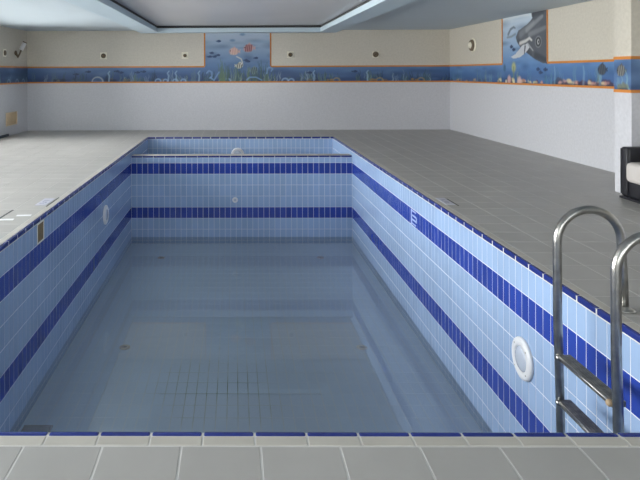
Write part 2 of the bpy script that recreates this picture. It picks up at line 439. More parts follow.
# right: faces -x, U = -y
rc = wall_cells(-LED0, -PN, ROWS, pu=-PN) + wall_cells(-PF, -LED1, LROWS, pu=-PN) + wall_cells(-LED1, -LED0, ROWS[:1], pu=-PN)
tile_field(wp_right, 'tile', (PR + g, 0, 0), (0, -1, 0), (0, 0, 1), rc)
lc = wall_cells(PN, LED0, ROWS, pu=PN) + wall_cells(LED1, PF, LROWS, pu=PN) + wall_cells(LED0, LED1, ROWS[:1], pu=PN)
lc = [c for c in lc if not (c[1] > -0.3 and c[0] + c[2] > NICHE[0] + 0.01 and c[0] < NICHE[1] - 0.01)]
tile_field(wp_left, 'tile', (PL - g, 0, 0), (0, 1, 0), (0, 0, 1), lc)
er = [(-0.24, LED_TOP - 0.03, 'light')] + ROWS[1:]
tile_field(wp_ledge, 'tile', (0, LED0 + g, 0), (1, 0, 0), (0, 0, 1), wall_cells(PL, PR, er, pu=PL))
tile_field(wp_far, 'tile', (0, PF + g, 0), (1, 0, 0), (0, 0, 1), wall_cells(PL, PR, [(-0.24, -NOSE, 'light')] + [(a, b, 'light') for a, b, m in ROWS[1:5]], pu=PL))
tile_field(wp_near, 'tile', (0, PN - g, 0), (-1, 0, 0), (0, 0, 1), wall_cells(-PR, -PL, ROWS, pu=-PR))
tile_field(fl_pool, 'tile', (0, 0, FLOOR_Z - g), (1, 0, 0), (0, 1, 0), grid_cells(PL, PR, PN, LED0, 0.1, 0.2, 'floor_tile', PL, PN), joint=0.009, jit=0.15)

# coping: navy nosing tiles and cream strip tiles, one piece each
COP_MESH = {}
def cop_piece(name, mat, x0, x1, y0, y1, z0, z1, parent, bev):
    k = (round(x1 - x0, 4), round(y1 - y0, 4), round(z1 - z0, 4), mat)
    if k not in COP_MESH:
        bm = bmesh.new(); a, b, c = (x1 - x0) / 2, (y1 - y0) / 2, (z1 - z0) / 2
        add_box(bm, -a, a, -b, b, -c, c, bev, 2 if mat == 'nose' else 1)
        me = bpy.data.meshes.new(name); bm.to_mesh(me); bm.free(); me.materials.append(M[mat]); COP_MESH[k] = me
    o = link(name, COP_MESH[k], parent); o.location = ((x0 + x1) / 2, (y0 + y1) / 2, (z0 + z1) / 2)
    return o
cop = struct(boxes('trim_3', 'deck_grout', [       # mortar bed of the coping
    (PL - 0.028, PL - 0.002, PN - 0.028, PF + 0.028, -0.045, -0.004), (PR + 0.002, PR + 0.028, PN - 0.028, PF + 0.028, -0.045, -0.004),
    (PL - 0.002, PR + 0.002, PN - 0.028, PN - 0.002, -0.045, -0.004), (PL - 0.002, PR + 0.002, PF + 0.002, PF + 0.028, -0.045, -0.004)]))
J = 0.0022
def run(a, b, ph, d=0.2):
    k = ph + math.ceil((a - ph) / d + 1e-6) * d; c = [a]
    while k < b - 0.012:
        if k - a > 0.012: c.append(k)
        k += d
    c.append(b); return list(zip(c[:-1], c[1:]))
for a, b in run(PN, PF, PN):
    cop_piece('nosing_tile', 'nose', PR, PR + 0.03, a + J, b - J, -NOSE, 0.002, cop, 0.009)
    cop_piece('nosing_tile', 'nose', PL - 0.03, PL, a + J, b - J, -NOSE, 0.002, cop, 0.009)
    cop_piece('strip_tile', 'cream', PR + 0.033, PR + OUT - 0.003, a + J, b - J, -0.008, 0.001, cop, 0.003)
    cop_piece('strip_tile', 'cream', PL - OUT + 0.003, PL - 0.033, a + J, b - J, -0.008, 0.001, cop, 0.003)
for a, b in run(PL - OUT, PR + OUT, 0.072, 0.199):
    cop_piece('nosing_tile', 'nose', max(a, PL - 0.03) + J, min(b, PR + 0.03) - J, PN - 0.03, PN, -NOSE, 0.002, cop, 0.009) if b > PL - 0.02 and a < PR + 0.02 else None
    cop_piece('nosing_tile', 'nose', max(a, PL - 0.03) + J, min(b, PR + 0.03) - J, PF, PF + 0.03, -NOSE, 0.002, cop, 0.009) if b > PL - 0.02 and a < PR + 0.02 else None
    cop_piece('strip_tile', 'cream', a + J, b - J, PN - OUT + 0.003, PN - 0.033, -0.008, 0.001, cop, 0.003)
    cop_piece('strip_tile', 'cream', a + J, b - J, PF + 0.033, PF + OUT - 0.003, -0.008, 0.001, cop, 0.003)
# cross wall cap: navy nosing under a pale top
for a, b in run(PL, PR, PL):
    cop_piece('nosing_tile', 'nose', a + J, b - J, LED0 - 0.001, LED0 + 0.03, LED_TOP - 0.03, LED_TOP, wp_ledge, 0.006)
    cop_piece('cap_tile', 'cream', a + J, b - J, LED0 + 0.033, LED1, LED_TOP - 0.02, LED_TOP, wp_ledge, 0.004)

# water standing on the pool floor
me = bpy.data.meshes.new('pool_water'); me.from_pydata([(PL, PN, WATER_Z), (PR, PN, WATER_Z), (PR, LED0, WATER_Z), (PL, LED0, WATER_Z)], [], [(0, 1, 2, 3)])
me.materials.append(M['water'])
tag(link('pool_water', me), 'still shallow water standing on the floor of the tiled pool', 'water', kind='stuff')

# ------------------------------------------------------------------ sea murals: flat prints painted into a colour grid
class Canvas:
    def __init__(s, w, h, res=0.012):
        s.w, s.h = w, h; s.nx, s.ny = int(round(w / res)) + 1, int(round(h / res)) + 1
        s.X, s.Y = np.meshgrid(np.linspace(0, w, s.nx), np.linspace(0, h, s.ny)); s.a = np.zeros((s.ny, s.nx, 3))
    def mix(s, mask, col):
        m = np.clip(mask, 0, 1)[..., None]; s.a = s.a * (1 - m) + np.array(col, float) * m
    def sub(s, x0, x1, y0, y1):
        return (s.X >= x0) & (s.X <= x1) & (s.Y >= y0) & (s.Y <= y1)
    def ell(s, cx, cy, rx, ry, col, al=1.0, soft=0.25, ang=0.0):
        dx, dy = s.X - cx, s.Y - cy; c, q = math.cos(ang), math.sin(ang)
        d = np.sqrt(((dx * c + dy * q) / rx) ** 2 + ((-dx * q + dy * c) / ry) ** 2)
        s.mix(al * np.clip((1 + soft - d) / (2 * soft), 0, 1), col)
    def line(s, pts, w0, w1, col, al=1.0):
        n = len(pts) - 1
        d = np.full(s.X.shape, 9.0)
        for i in range(n):
            (ax, ay), (bx, by) = pts[i], pts[i + 1]; vx, vy = bx - ax, by - ay; L = vx * vx + vy * vy + 1e-12
            t = np.clip(((s.X - ax) * vx + (s.Y - ay) * vy) / L, 0, 1)
            w = w0 + (w1 - w0) * (i + t) / n
            d = np.minimum(d, np.hypot(s.X - ax - t * vx, s.Y - ay - t * vy) / w)
        s.mix(al * np.clip(1.5 - d, 0, 1), col)
    def poly(s, pts, col, al=1.0):
        ins = np.zeros(s.X.shape, bool); n = len(pts)
        for i in range(n):
            (x1, y1), (x2, y2) = pts[i], pts[(i + 1) % n]
            if y1 == y2: continue
            ins ^= ((y1 > s.Y) != (y2 > s.Y)) & (s.X < (x2 - x1) * (s.Y - y1) / (y2 - y1) + x1)
        s.mix(ins * al, col)

def sea_base(c, bh, top, mid, low, panel_top):
    t = np.clip((c.Y - bh) / max(panel_top - bh, 0.01), 0, 1)[..., None]
    tb = np.clip(c.Y / bh, 0, 1)[..., None]
    c.a = np.where(c.Y[..., None] > bh, np.array(mid) * (1 - t) + np.array(top) * t, np.array(low) * (1 - tb) + np.array(mid) * tb)
    # cloudy brush work
    for _ in range(int(c.w * 30)):
        x, y = rng.uniform(0, c.w), rng.uniform(0, c.h if panel_top > bh else bh)
        k = rng.uniform(-1, 1)
        c.ell(x, y, rng.uniform(0.06, 0.3), rng.uniform(0.02, 0.06), (130, 165, 200) if k > 0 else (28, 55, 95), 0.30 * abs(k), 0.9)
def weed(c, x, h, col, n=3, al=0.7, y0=0.02, w=0.012):
    for _ in range(n):
        x0 = x + rng.uniform(-0.05, 0.05); lean = rng.uniform(-0.05, 0.05); hh = h * rng.uniform(0.6, 1.1)
        pts = [(x0 + lean * t + 0.012 * math.sin(9 * t + x0 * 7), y0 + hh * t) for t in np.linspace(0, 1, 7)]
        c.line(pts, w, w * 0.4, col, al)
def coral(c, x, r, col, al=0.85):
    for _ in range(4):
        c.ell(x + rng.uniform(-r, r), 0.02 + rng.uniform(0, r * 0.7), r * rng.uniform(0.4, 0.8), r * rng.uniform(0.35, 0.6), col, al * 0.8, 0.3)
    c.ell(x, 0.01, r * 1.3, r * 0.35, (35, 48, 70), 0.6, 0.4)
def arch(c, x, r, col, al=0.9):                 # pale curled shapes on the sea bed
    c.line([(x + r * math.cos(t), 0.025 + r * 0.8 * math.sin(t)) for t in np.linspace(0, math.pi, 9)], 0.022, 0.015, col, al)
    c.line([(x + r * 0.6 * math.cos(t), 0.025 + r * 0.5 * math.sin(t)) for t in np.linspace(0, math.pi, 7)], 0.012, 0.012, (70, 110, 165), al * 0.7)
def fish(c, x, y, L, col, stripe, d=1, tall=0.6, ang=0.0, n=3):
    c.poly([(x - d * L * 0.4, y), (x - d * L * 0.68, y + L * 0.22), (x - d * L * 0.6, y), (x - d * L * 0.68, y - L * 0.22)], col, 0.9)
    c.ell(x, y, L * 0.48, L * 0.48 * tall, col, 0.95, 0.15, ang)
    c.poly([(x - L * 0.25, y + L * tall * 0.3), (x + L * 0.1, y + L * tall * 0.72), (x + L * 0.25, y + L * tall * 0.3)], col, 0.8)
    for k in range(n):
        sx = x + L * (-0.25 + 0.5 * k / max(n - 1, 1))
        c.line([(sx - 0.01, y - L * tall * 0.38), (sx + 0.01, y + L * tall * 0.38)], L * 0.05, L * 0.05, stripe, 0.85)
    c.ell(x + d * L * 0.36, y + L * 0.05, L * 0.05, L * 0.05, (20, 25, 40), 0.9)
def mural_mesh(name, c, keep, to_world, parent):
    nx, ny = c.nx, c.ny
    P = to_world(c.X, c.Y).reshape(-1, 3)
    col = np.clip(c.a.reshape(-1, 3), 0, 255) / 255
    lc = np.where(col <= 0.04045, col / 12.92, ((col + 0.055) / 1.055) ** 2.4)
    i, j = np.meshgrid(np.arange(nx - 1), np.arange(ny - 1)); i, j = i.ravel(), j.ravel()
    cx, cy = (i + 0.5) / (nx - 1) * c.w, (j + 0.5) / (ny - 1) * c.h
    k = keep(cx, cy); i, j = i[k], j[k]; a = j * nx + i
    F = np.stack([a, a + 1, a + 1 + nx, a + nx], 1)
    used, inv = np.unique(F.ravel(), return_inverse=True)
    me = bpy.data.meshes.new(name); me.from_pydata(P[used].tolist(), [], inv.reshape(-1, 4).tolist())
    at = me.color_attributes.new('print', 'FLOAT_COLOR', 'POINT')
    at.data.foreach_set('color', np.concatenate([lc[used], np.ones((len(used), 1))], 1).astype(np.float32).ravel())
    me.materials.append(M['mural']); return link(name, me, parent)
m = bpy.data.materials.new('mural_print'); m.use_nodes = True
ca = m.node_tree.nodes.new('ShaderNodeVertexColor'); ca.layer_name = 'print'
m.node_tree.links.new(ca.outputs[0], m.node_tree.nodes['Principled BSDF'].inputs['Base Color'])
m.node_tree.nodes['Principled BSDF'].inputs['Roughness'].default_value = 0.35
M['mural'] = m
BH = BAND1 - BAND0
OR = 0.034            # width of the orange border

# --- back wall
W = WR - WL; H = SOFFIT - BAND0
P0, P1 = -0.73 - WL, 0.88 - WL
c = Canvas(W, H)
sea_base(c, BH, (196, 208, 220), (92, 128, 176), (44, 68, 112), H)
for k in range(110):
    x = rng.uniform(0, W); weed(c, x, rng.uniform(0.10, 0.28), [(96, 124, 130), (60, 92, 100), (140, 162, 176), (36, 60, 84), (90, 116, 96)][k % 5], 3, 0.55)
for k in range(40): coral(c, rng.uniform(0, W), rng.uniform(0.03, 0.09), [(40, 58, 90), (70, 90, 120), (110, 105, 100), (52, 80, 120)][k % 4], 0.7)
for x in (3.2, 3.38, 3.62, 3.82, 4.75, 4.9, 6.3, 6.45): arch(c, x, rng.uniform(0.05, 0.08), (150, 185, 220), 0.75)
for x in (2.0, 3.45, 3.64, 4.2, 7.0, 8.3):
    c.line([(x, 0.03), (x + 0.01, 0.16), (x - 0.02, 0.22), (x + 0.02, 0.27)], 0.02, 0.014, (150, 184, 216), 0.7)
for x, r in ((1.72, 0.13),): arch(c, x, r, (176, 186, 190), 0.7)
for x in (7.55, 8.6, 9.6): arch(c, x, 0.08, (170, 146, 108), 0.7); coral(c, x - 0.15, 0.06, (150, 120, 80))
for x, y in ((1.2, 0.2), (1.5, 0.26), (2.2, 0.27), (2.3, 0.24), (2.7, 0.24), (2.85, 0.26), (6.9, 0.22), (8.0, 0.25)):
    fish(c, x, y, 0.13, (44, 66, 104), (70, 95, 130), 1, 0.4, n=1)
# panel with the striped fish
xm = P0
def P(px, py): return (P0 + (px - 80) / 462 * (P1 - P0), (407 - py) / 350 * H)     # places read off the print
for k in range(34):
    x, _ = P(rng.uniform(85, 540), 0); weed(c, x, rng.uniform(0.2, 0.52), [(66, 98, 92), (92, 122, 92), (50, 84, 100), (120, 146, 150)][k % 4], 3, 0.6, w=0.016)
for px, py in ((130, 210), (150, 235), (175, 225), (115, 235), (370, 260), (385, 268), (440, 245), (180, 130)):
    x, y = P(px, py); fish(c, x, y, 0.11, (44, 70, 112), (60, 90, 130), 1, 0.5, n=1)
for px, py in ((275, 125), (345, 85), (290, 65)): x, y = P(px, py); c.ell(x, y, 0.06, 0.03, (96, 130, 172), 0.7, 0.5)
x, y = P(285, 200); fish(c, x, y, 0.24, (214, 172, 160), (226, 196, 186), -1, 0.75)
x, y = P(388, 178); fish(c, x, y, 0.26, (206, 160, 158), (110, 46, 60), -1, 0.75, 0.3, 4)
x, y = P(325, 295); fish(c, x, y, 0.19, (214, 214, 196), (34, 40, 54), 1, 0.75, 0.5, 3)
c.line([P(305, 235), P(335, 250), P(345, 275), P(335, 290)], 0.014, 0.012, (206, 210, 206))
x, y = P(425, 330); fish(c, x, y, 0.2, (110, 136, 140), (50, 66, 80), 1, 0.9, 0.9)
for pts in ([(95, 345), (110, 330), (130, 340), (130, 370), (115, 380)], [(120, 375), (145, 395), (180, 340)], [(375, 392), (395, 375), (440, 375), (480, 395)], [(515, 350), (520, 315), (540, 308), (555, 320), (545, 335)]):
    c.line([P(*q) for q in pts], 0.017, 0.013, (150, 188, 224), 0.8); c.line([P(*q) for q in pts], 0.008, 0.008, (90, 130, 190), 0.8)
mural_b = tag(empty('sea_mural', (0.0, WB - 0.004, BAND0)), 'long blue underwater frieze with raised panel of striped fish on the end wall', 'mural')
mural_mesh('print', c, lambda x, y: ((y < BH) | ((x > P0) & (x < P1))) , lambda X, Y: np.stack([WL + X, np.full_like(X, WB - 0.003), BAND0 + Y], -1), mural_b).matrix_parent_inverse = Matrix.Translation(-mural_b.location)
def strip_b(x0, x1, z0, z1): box('border_strip', 'orange', x0, x1, WB - 0.010, WB - 0.0005, z0, z1, mural_b)
strip_b(WL + 0.012, WR - 0.012, BAND0 - OR / 2, BAND0 + OR / 2)
strip_b(WL + 0.012, WL + P0, BAND1 - OR / 2, BAND1 + OR / 2); strip_b(WL + P1, WR - 0.012, BAND1 - OR / 2, BAND1 + OR / 2)
strip_b(WL + P0 - OR / 2, WL + P0 + OR / 2, BAND1 + OR / 2, SOFFIT - 0.002); strip_b(WL + P1 - OR / 2, WL + P1 + OR / 2, BAND1 + OR / 2, SOFFIT - 0.002)

# --- right wall (u runs from the end wall towards the camera)
W = WB - PIER1; RP0, RP1 = WB - 11.56, WB - 9.90
c = Canvas(W, H)
sea_base(c, BH, (216, 224, 230), (100, 140, 190), (58, 90, 142), H)
for k in range(34):
    x = rng.uniform(0, W); weed(c, x, rng.uniform(0.15, 0.32), [(100, 150, 160), (120, 160, 165), (70, 110, 130), (140, 160, 130)][k % 4], 3, 0.5)
for k in range(46): coral(c, rng.uniform(2.6, W), rng.uniform(0.04, 0.10), [(196, 150, 140), (90, 66, 90), (214, 190, 150), (60, 74, 104), (170, 120, 110), (206, 200, 160)][k % 6], 0.85)
for k in range(14): coral(c, rng.uniform(0, 2.8), rng.uniform(0.03, 0.07), [(60, 80, 110), (190, 160, 130), (80, 90, 120)][k % 3], 0.8)
for x in (4.9, 5.3, 5.75, 6.05, 6.3): coral(c, x, 0.06, (196, 150, 140), 0.7); coral(c, x + 0.12, 0.05, (72, 60, 86), 0.8)
for x in (4.7, 5.5, 5.9): c.line([(x, 0.03), (x + 0.02, 0.2), (x, 0.3)], 0.03, 0.015, (140, 178, 196), 0.5)
def Q(px, py): return (RP0 + (px - 45) / 267 * (RP1 - RP0), (468 - py) / 440 * H * 1.0)
whale = [(225, 20), (312, 15), (318, 345), (285, 338), (240, 310), (195, 268), (160, 232), (140, 195), (134, 165), (150, 125), (205, 92), (232, 62)]
c.poly([Q(*q) for q in whale], (92, 97, 106))
for (a, b, w, col) in (((165, 150), (235, 90), 0.07, (140, 146, 152)), ((200, 130), (285, 60), 0.05, (168, 172, 176)), ((190, 180), (270, 110), 0.05, (104, 110, 118)), ((250, 290), (300, 320), 0.06, (48, 54, 64)), ((235, 40), (290, 40), 0.04, (70, 74, 80)), ((150, 190), (225, 280), 0.04, (70, 76, 86)), ((215, 160), (300, 130), 0.05, (150, 154, 158))):
    c.line([Q(*a), Q(*b)], w, w * 0.7, col, 0.6)
c.poly([Q(*q) for q in ((88, 282), (100, 292), (130, 276), (160, 240), (172, 222), (205, 214), (215, 240), (195, 268), (160, 296), (120, 304))], (196, 200, 206))
c.line([Q(160, 208), Q(195, 196), Q(215, 182), Q(228, 196)], 0.035, 0.02, (206, 206, 204)); c.line([Q(190, 230), Q(185, 275)], 0.02, 0.012, (60, 66, 76), 0.9)
c.line([Q(205, 215), Q(235, 260)], 0.02, 0.012, (180, 184, 188), 0.8)
x, y = Q(264, 210); c.ell(x, y, 0.105, 0.10, (150, 154, 158), 1, 0.15); c.ell(x, y, 0.085, 0.08, (44, 48, 56), 1, 0.15); c.ell(x, y, 0.04, 0.05, (196, 198, 198), 1, 0.3); c.ell(x + 0.01, y, 0.018, 0.022, (30, 32, 38), 1, 0.3)
c.line([Q(85, 140), Q(100, 110), Q(120, 98), Q(130, 106)], 0.03, 0.015, (110, 124, 140)); c.line([Q(78, 160), Q(105, 158), Q(130, 145)], 0.018, 0.02, (130, 142, 154), 0.9)
for px, py in ((105, 225), (262, 375), (275, 395), (300, 378), (120, 245)): x, y = Q(px, py); fish(c, x, y, 0.12, (48, 66, 104), (80, 100, 140), -1, 0.5, n=1)
x, y = Q(120, 360); c.ell(x, y, 0.08, 0.09, (190, 186, 120), 0.85, 0.4); c.line([(x, y), (x, 0.05)], 0.02, 0.02, (120, 140, 110), 0.8)
x, y = Q(60, 365); c.ell(x, y, 0.05, 0.07, (60, 100, 130), 0.8, 0.4)
for px, py, r, col in ((90, 440, 0.09, (214, 172, 166)), (155, 450, 0.10, (216, 180, 174)), (120, 455, 0.06, (226, 214, 170)), (70, 455, 0.05, (210, 206, 190))):
    x, y = Q(px, py); c.ell(x, y - 0.01, r * 0.8, r, col, 0.9, 0.3)
fish(c, 5.95, 0.25, 0.2, (56, 66, 84), (96, 100, 100), -1, 0.8)
mural_r = tag(empty('sea_mural', (WR - 0.004, 10.7, BAND0)), 'blue coral frieze with tall panel of a grey whale on the long bright wall', 'mural')
mural_mesh('print', c, lambda x, y: ((y < BH) | ((x > RP0) & (x < RP1))) & (x > 0.010), lambda X, Y: np.stack([np.full_like(X, WR - 0.003), WB - X, BAND0 + Y], -1), mural_r).matrix_parent_inverse = Matrix.Translation(-mural_r.location)
def strip_r(y0, y1, z0, z1): box('border_strip', 'orange', WR - 0.010, WR - 0.0005, y0, y1, z0, z1, mural_r)
strip_r(PIER1 + 0.004, WB - 0.012, BAND0 - OR / 2, BAND0 + OR / 2)
strip_r(PIER1 + 0.004, WB - RP1, BAND1 - OR / 2, BAND1 + OR / 2); strip_r(WB - RP0, WB - 0.012, BAND1 - OR / 2, BAND1 + OR / 2)
strip_r(WB - RP0 - OR / 2, WB - RP0 + OR / 2, BAND1 + OR / 2, SOFFIT - 0.002); strip_r(WB - RP1 - OR / 2, WB - RP1 + OR / 2, BAND1 + OR / 2, SOFFIT - 0.002)

# --- pier: frieze wrapped round its two visible faces
pw = PIER1 - PIER0; W = pw + (WR - PIERX)
c = Canvas(W, BH, 0.01)
sea_base(c, BH, (120, 150, 190), (112, 146, 190), (60, 90, 140), BH)
fish(c, 0.12, 0.23, 0.15, (84, 84, 84), (150, 148, 140), -1, 0.9)
weed(c, 0.2, 0.2, (130, 170, 180), 3, 0.7); weed(c, 0.10, 0.16, (120, 160, 170), 2, 0.6); coral(c, 0.15, 0.07, (120, 120, 96)); coral(c, 0.6, 0.08, (150, 120, 110)); weed(c, 0.75, 0.2, (110, 150, 160))
def pier_map(X, Y):
    on = X <= pw
    return np.stack([np.where(on, PIERX - 0.003, PIERX - 0.003 + (X - pw)), np.where(on, PIER1 - X * (pw + 0.003) / pw, PIER0 - 0.003), BAND0 + Y], -1)
mural_p = tag(empty('sea_mural', (PIERX - 0.004, 6.7, BAND0)), 'short blue frieze with one fish wrapped round the pier behind the armchair', 'mural')
mural_mesh('print', c, lambda x, y: x > -1, pier_map, mural_p).matrix_parent_inverse = Matrix.Translation(-mural_p.location)
for z in (BAND0, BAND1):
    boxes('border_strip', 'orange', [(PIERX - 0.011, PIERX - 0.0005, PIER0 - 0.011, PIER1 - 0.001, z - OR / 2, z + OR / 2), (PIERX - 0.0005, WR - 0.001, PIER0 - 0.011, PIER0 - 0.0005, z - OR / 2, z + OR / 2)], mural_p)

# --- left wall (u runs towards the end wall)
W = WB - 12.60
c = Canvas(W, BH)
sea_base(c, BH, (90, 120, 160), (84, 112, 150), (50, 72, 108), BH)
for k in range(9): weed(c, rng.uniform(0, W), rng.uniform(0.12, 0.26), [(150, 176, 186), (90, 120, 130), (50, 80, 100)][k % 3], 3, 0.6)
for x in (0.6, 1.1, 1.5): arch(c, x, 0.08, (160, 186, 206), 0.7)
mural_l = tag(empty('sea_mural', (WL + 0.004, 13.4, BAND0)), 'short blue seaweed frieze on the wall with the white spot lamp', 'mural')
mural_mesh('print', c, lambda x, y: x > -1, lambda X, Y: np.stack([np.full_like(X, WL + 0.003), 12.60 + X, BAND0 + Y], -1), mural_l).matrix_parent_inverse = Matrix.Translation(-mural_l.location)
for z in (BAND0, BAND1): box('border_strip', 'orange', WL + 0.0005, WL + 0.010, 12.60, WB - 0.012, z - OR / 2, z + OR / 2, mural_l)

# ------------------------------------------------------------------ pool ladder
LX, RX_, ra = 1.88, 2.25, 0.024
lad = tag(empty('pool_ladder', (2.275, 3.2, 0)), 'stainless steel pool ladder with looped handrails on the pool edge', 'ladder')
for d in (3.46, 2.93):
    cr = (RX_ - LX) / 2; zc = 0.61 - ra - cr; cx = (LX + RX_) / 2
    pts = [(LX + 0.02, d, -1.28), (LX + 0.015, d, -0.6), (LX, d, 0.0), (LX, d, zc - 0.05)]
    pts += [(cx - cr * math.cos(t), d, zc + cr * math.sin(t)) for t in np.linspace(0, math.pi, 25)]
    pts += [(RX_ + 0.004, d, zc - 0.06), (RX_ + 0.012, d, 0.2), (RX_ + 0.018, d, 0.002)]
    rail = tube('rail', 'steel', pts, ra, lad, 20)
    fx = RX_ + 0.018
    f = lathe('foot_flange', 'steel', (fx, d, 0.0), (0, 0, 1), [(0, 0.0), (0.056, 0.0), (0.058, 0.006), (0.045, 0.014), (0.030, 0.018), (0.0245, 0.026), (0.0, 0.026)], None, 28)
    f.parent = rail
    for zz in (-1.28,):
        e = lathe('rubber_foot', 'leather', (LX + 0.02, d, zz - 0.02), (0, 0, 1), [(0, 0), (0.028, 0.0), (0.03, 0.03), (0.026, 0.05), (0, 0.05)], None, 20); e.parent = rail
for i, z in enumerate((-0.25, -0.51, -0.77, -1.03)):
    bm = bmesh.new()
    xo = LX + 0.01
    add_box(bm, xo - 0.022, xo + 0.052, 2.93 + 0.02, 3.46 - 0.02, z - 0.030, z, 0.004, 2)
    for k in range(4): add_box(bm, xo - 0.012 + k * 0.016, xo - 0.004 + k * 0.016, 2.98, 3.41, z, z + 0.0025)
    st = bm_obj('step', bm, 'tread', lad)
    lip = tube('step_edge', 'steel', [(xo - 0.024, 2.955, z - 0.006), (xo - 0.024, 3.435, z - 0.006)], 0.007, None, 8); lip.parent = st
    for dd, mm in ((2.965, 'tan' if i == 0 else 'steel'), (3.43, 'steel')):
        kn = lathe('step_bolt', mm, (xo - 0.024, dd, z - 0.015), (-1, 0, 0), [(0.018, -0.008), (0.018, 0.004), (0.012, 0.012), (0, 0.014)], None, 16); kn.parent = st

# ------------------------------------------------------------------ underwater lamps and inlets
def pool_lamp(center, nrm, r, label):
    t = tag(empty('pool_lamp', center), label, 'pool lamp', 'round pool lamps')
    lathe('face_ring', 'white', center, nrm, [(r * 0.98, 0.0), (r, 0.008), (r * 0.97, 0.020), (r * 0.85, 0.028), (r * 0.64, 0.030), (r * 0.60, 0.022), (r * 0.60, 0.0)], t, 40)
    lathe('lens', 'lens', center, nrm, [(r * 0.595, 0.006), (r * 0.59, 0.020), (r * 0.5, 0.030), (r * 0.3, 0.037), (0, 0.040)], t, 40)
    u, v, n = frame_axes(nrm)
    for k in range(4):
        a = math.pi / 4 + k * math.pi / 2
        lathe('screw', 'steel', Vector(center) + (u * math.cos(a) + v * math.sin(a)) * r * 0.78 + n * 0.027, nrm, [(0.007, 0), (0.006, 0.004), (0, 0.005)], t, 10)
pool_lamp((PR, 4.36, -0.72), (-1, 0, 0), 0.152, 'round white pool lamp with pale lens on the bright wall next to the ladder')
pool_lamp((PL, 8.52, -0.655), (1, 0, 0), 0.14, 'round white pool lamp on the shaded wall opposite the ladder')
pool_lamp((0.06, PF, -0.37), (0, -1, 0), 0.14, 'white pool lamp half hidden behind the low cross wall')
def inlet(name, center, nrm, r, label, cat, group=None):
    t = tag(empty(name, center), label, cat, group)
    lathe('collar', 'vent', center, nrm, [(r, 0.0), (r, 0.006), (r * 0.8, 0.012), (r * 0.5, 0.012), (r * 0.45, 0.004)], t, 24)
    lathe('nozzle', 'brass', center, nrm, [(r * 0.46, 0.004), (r * 0.3, 0.009), (r * 0.12, 0.006), (0, 0.004)], t, 20)
it = tag(empty('wall_inlet', (0.0, LED0, -0.91)), 'small round white inlet in the cross wall between the dark blue bands', 'inlet')
lathe('collar', 'white', (0.0, LED0, -0.91), (0, -1, 0), [(0.052, 0), (0.052, 0.008), (0.042, 0.016), (0.026, 0.016), (0.022, 0.006)], it, 24)
lathe('nozzle', 'lens', (0.0, LED0, -0.91), (0, -1, 0), [(0.022, 0.004), (0.016, 0.012), (0.006, 0.008), (0, 0.006)], it, 20)
for x, y, lb in ((-1.24, 9.86, 'small round floor inlet under water by the shaded wall near the cross wall'), (1.42, 9.86, 'small round floor inlet under water by the bright wall near the cross wall'),
                 (-1.25, 6.64, 'small round floor inlet under water by the shaded wall beside the stained joints'), (1.42, 6.64, 'small round floor inlet under water by the bright wall level with the stained joints')):
    inlet('floor_inlet', (x, y, FLOOR_Z), (0, 0, 1), 0.06, lb, 'inlet', 'floor inlets under the water')
# floor grate in the corner
gx0, gx1, gy0, gy1 = PL + 0.03, PL + 0.28, 4.87, 5.15
gr = tag(empty('floor_grate', ((gx0 + gx1) / 2, (gy0 + gy1) / 2, FLOOR_Z)), 'brown slotted drain grate on the pool floor beside the shaded wall', 'grate')
boxes('frame', 'rust', [(gx0, gx1, gy0, gy0 + 0.02, FLOOR_Z, FLOOR_Z + 0.014), (gx0, gx1, gy1 - 0.02, gy1, FLOOR_Z, FLOOR_Z + 0.014), (gx0, gx0 + 0.02, gy0 + 0.02, gy1 - 0.02, FLOOR_Z, FLOOR_Z + 0.014), (gx1 - 0.02, gx1, gy0 + 0.02, gy1 - 0.02, FLOOR_Z, FLOOR_Z + 0.014)], gr)
for k in range(8): box('bar', 'rust', gx0 + 0.02, gx1 - 0.02, gy0 + 0.032 + k * 0.029, gy0 + 0.047 + k * 0.029, FLOOR_Z, FLOOR_Z + 0.011, gr)
# brass plate in the gap of two missing tiles
nb = tag(empty('skimmer_plate', (PL, sum(NICHE) / 2, -0.14)), 'tarnished brass plate set into the light tiles of the shaded pool wall', 'plate')
box('plate', 'brass', PL - 0.012, PL - 0.001, NICHE[0] + 0.014, NICHE[1] - 0.014, -0.226, -0.054, nb, bev=0.002)
boxes('surround', 'plate', [(PL - 0.010, PL + 0.002, NICHE[0], NICHE[1], -0.24, -0.229), (PL - 0.010, PL + 0.002, NICHE[0], NICHE[1], -0.053, -0.042), (PL - 0.010, PL + 0.002, NICHE[0], NICHE[0] + 0.012, -0.229, -0.053), (PL - 0.010, PL + 0.002, NICHE[1] - 0.012, NICHE[1], -0.229, -0.053)], nb)
# white mark on the upper dark band
mk = tag(empty('depth_mark', (PR, 7.0, -0.34)), 'white painted depth mark on the dark blue band of the bright pool wall', 'sign')
mb = []
for z, h, a, b in ((-0.262, 0.016, 6.93, 7.09), (-0.315, 0.020, 6.92, 7.07), (-0.365, 0.022, 6.90, 7.08), (-0.412, 0.016, 6.93, 7.09)):
    mb.append((PR - 0.0035, PR - 0.0002, a, b, z - h / 2, z + h / 2))
mb.append((PR - 0.0035, PR - 0.0002, 7.09, 7.125, -0.43, -0.25))
mb.append((PR - 0.0035, PR - 0.0002, 6.90, 6.925, -0.366, -0.315))
boxes('stroke', 'whiteprint', mb, mk)
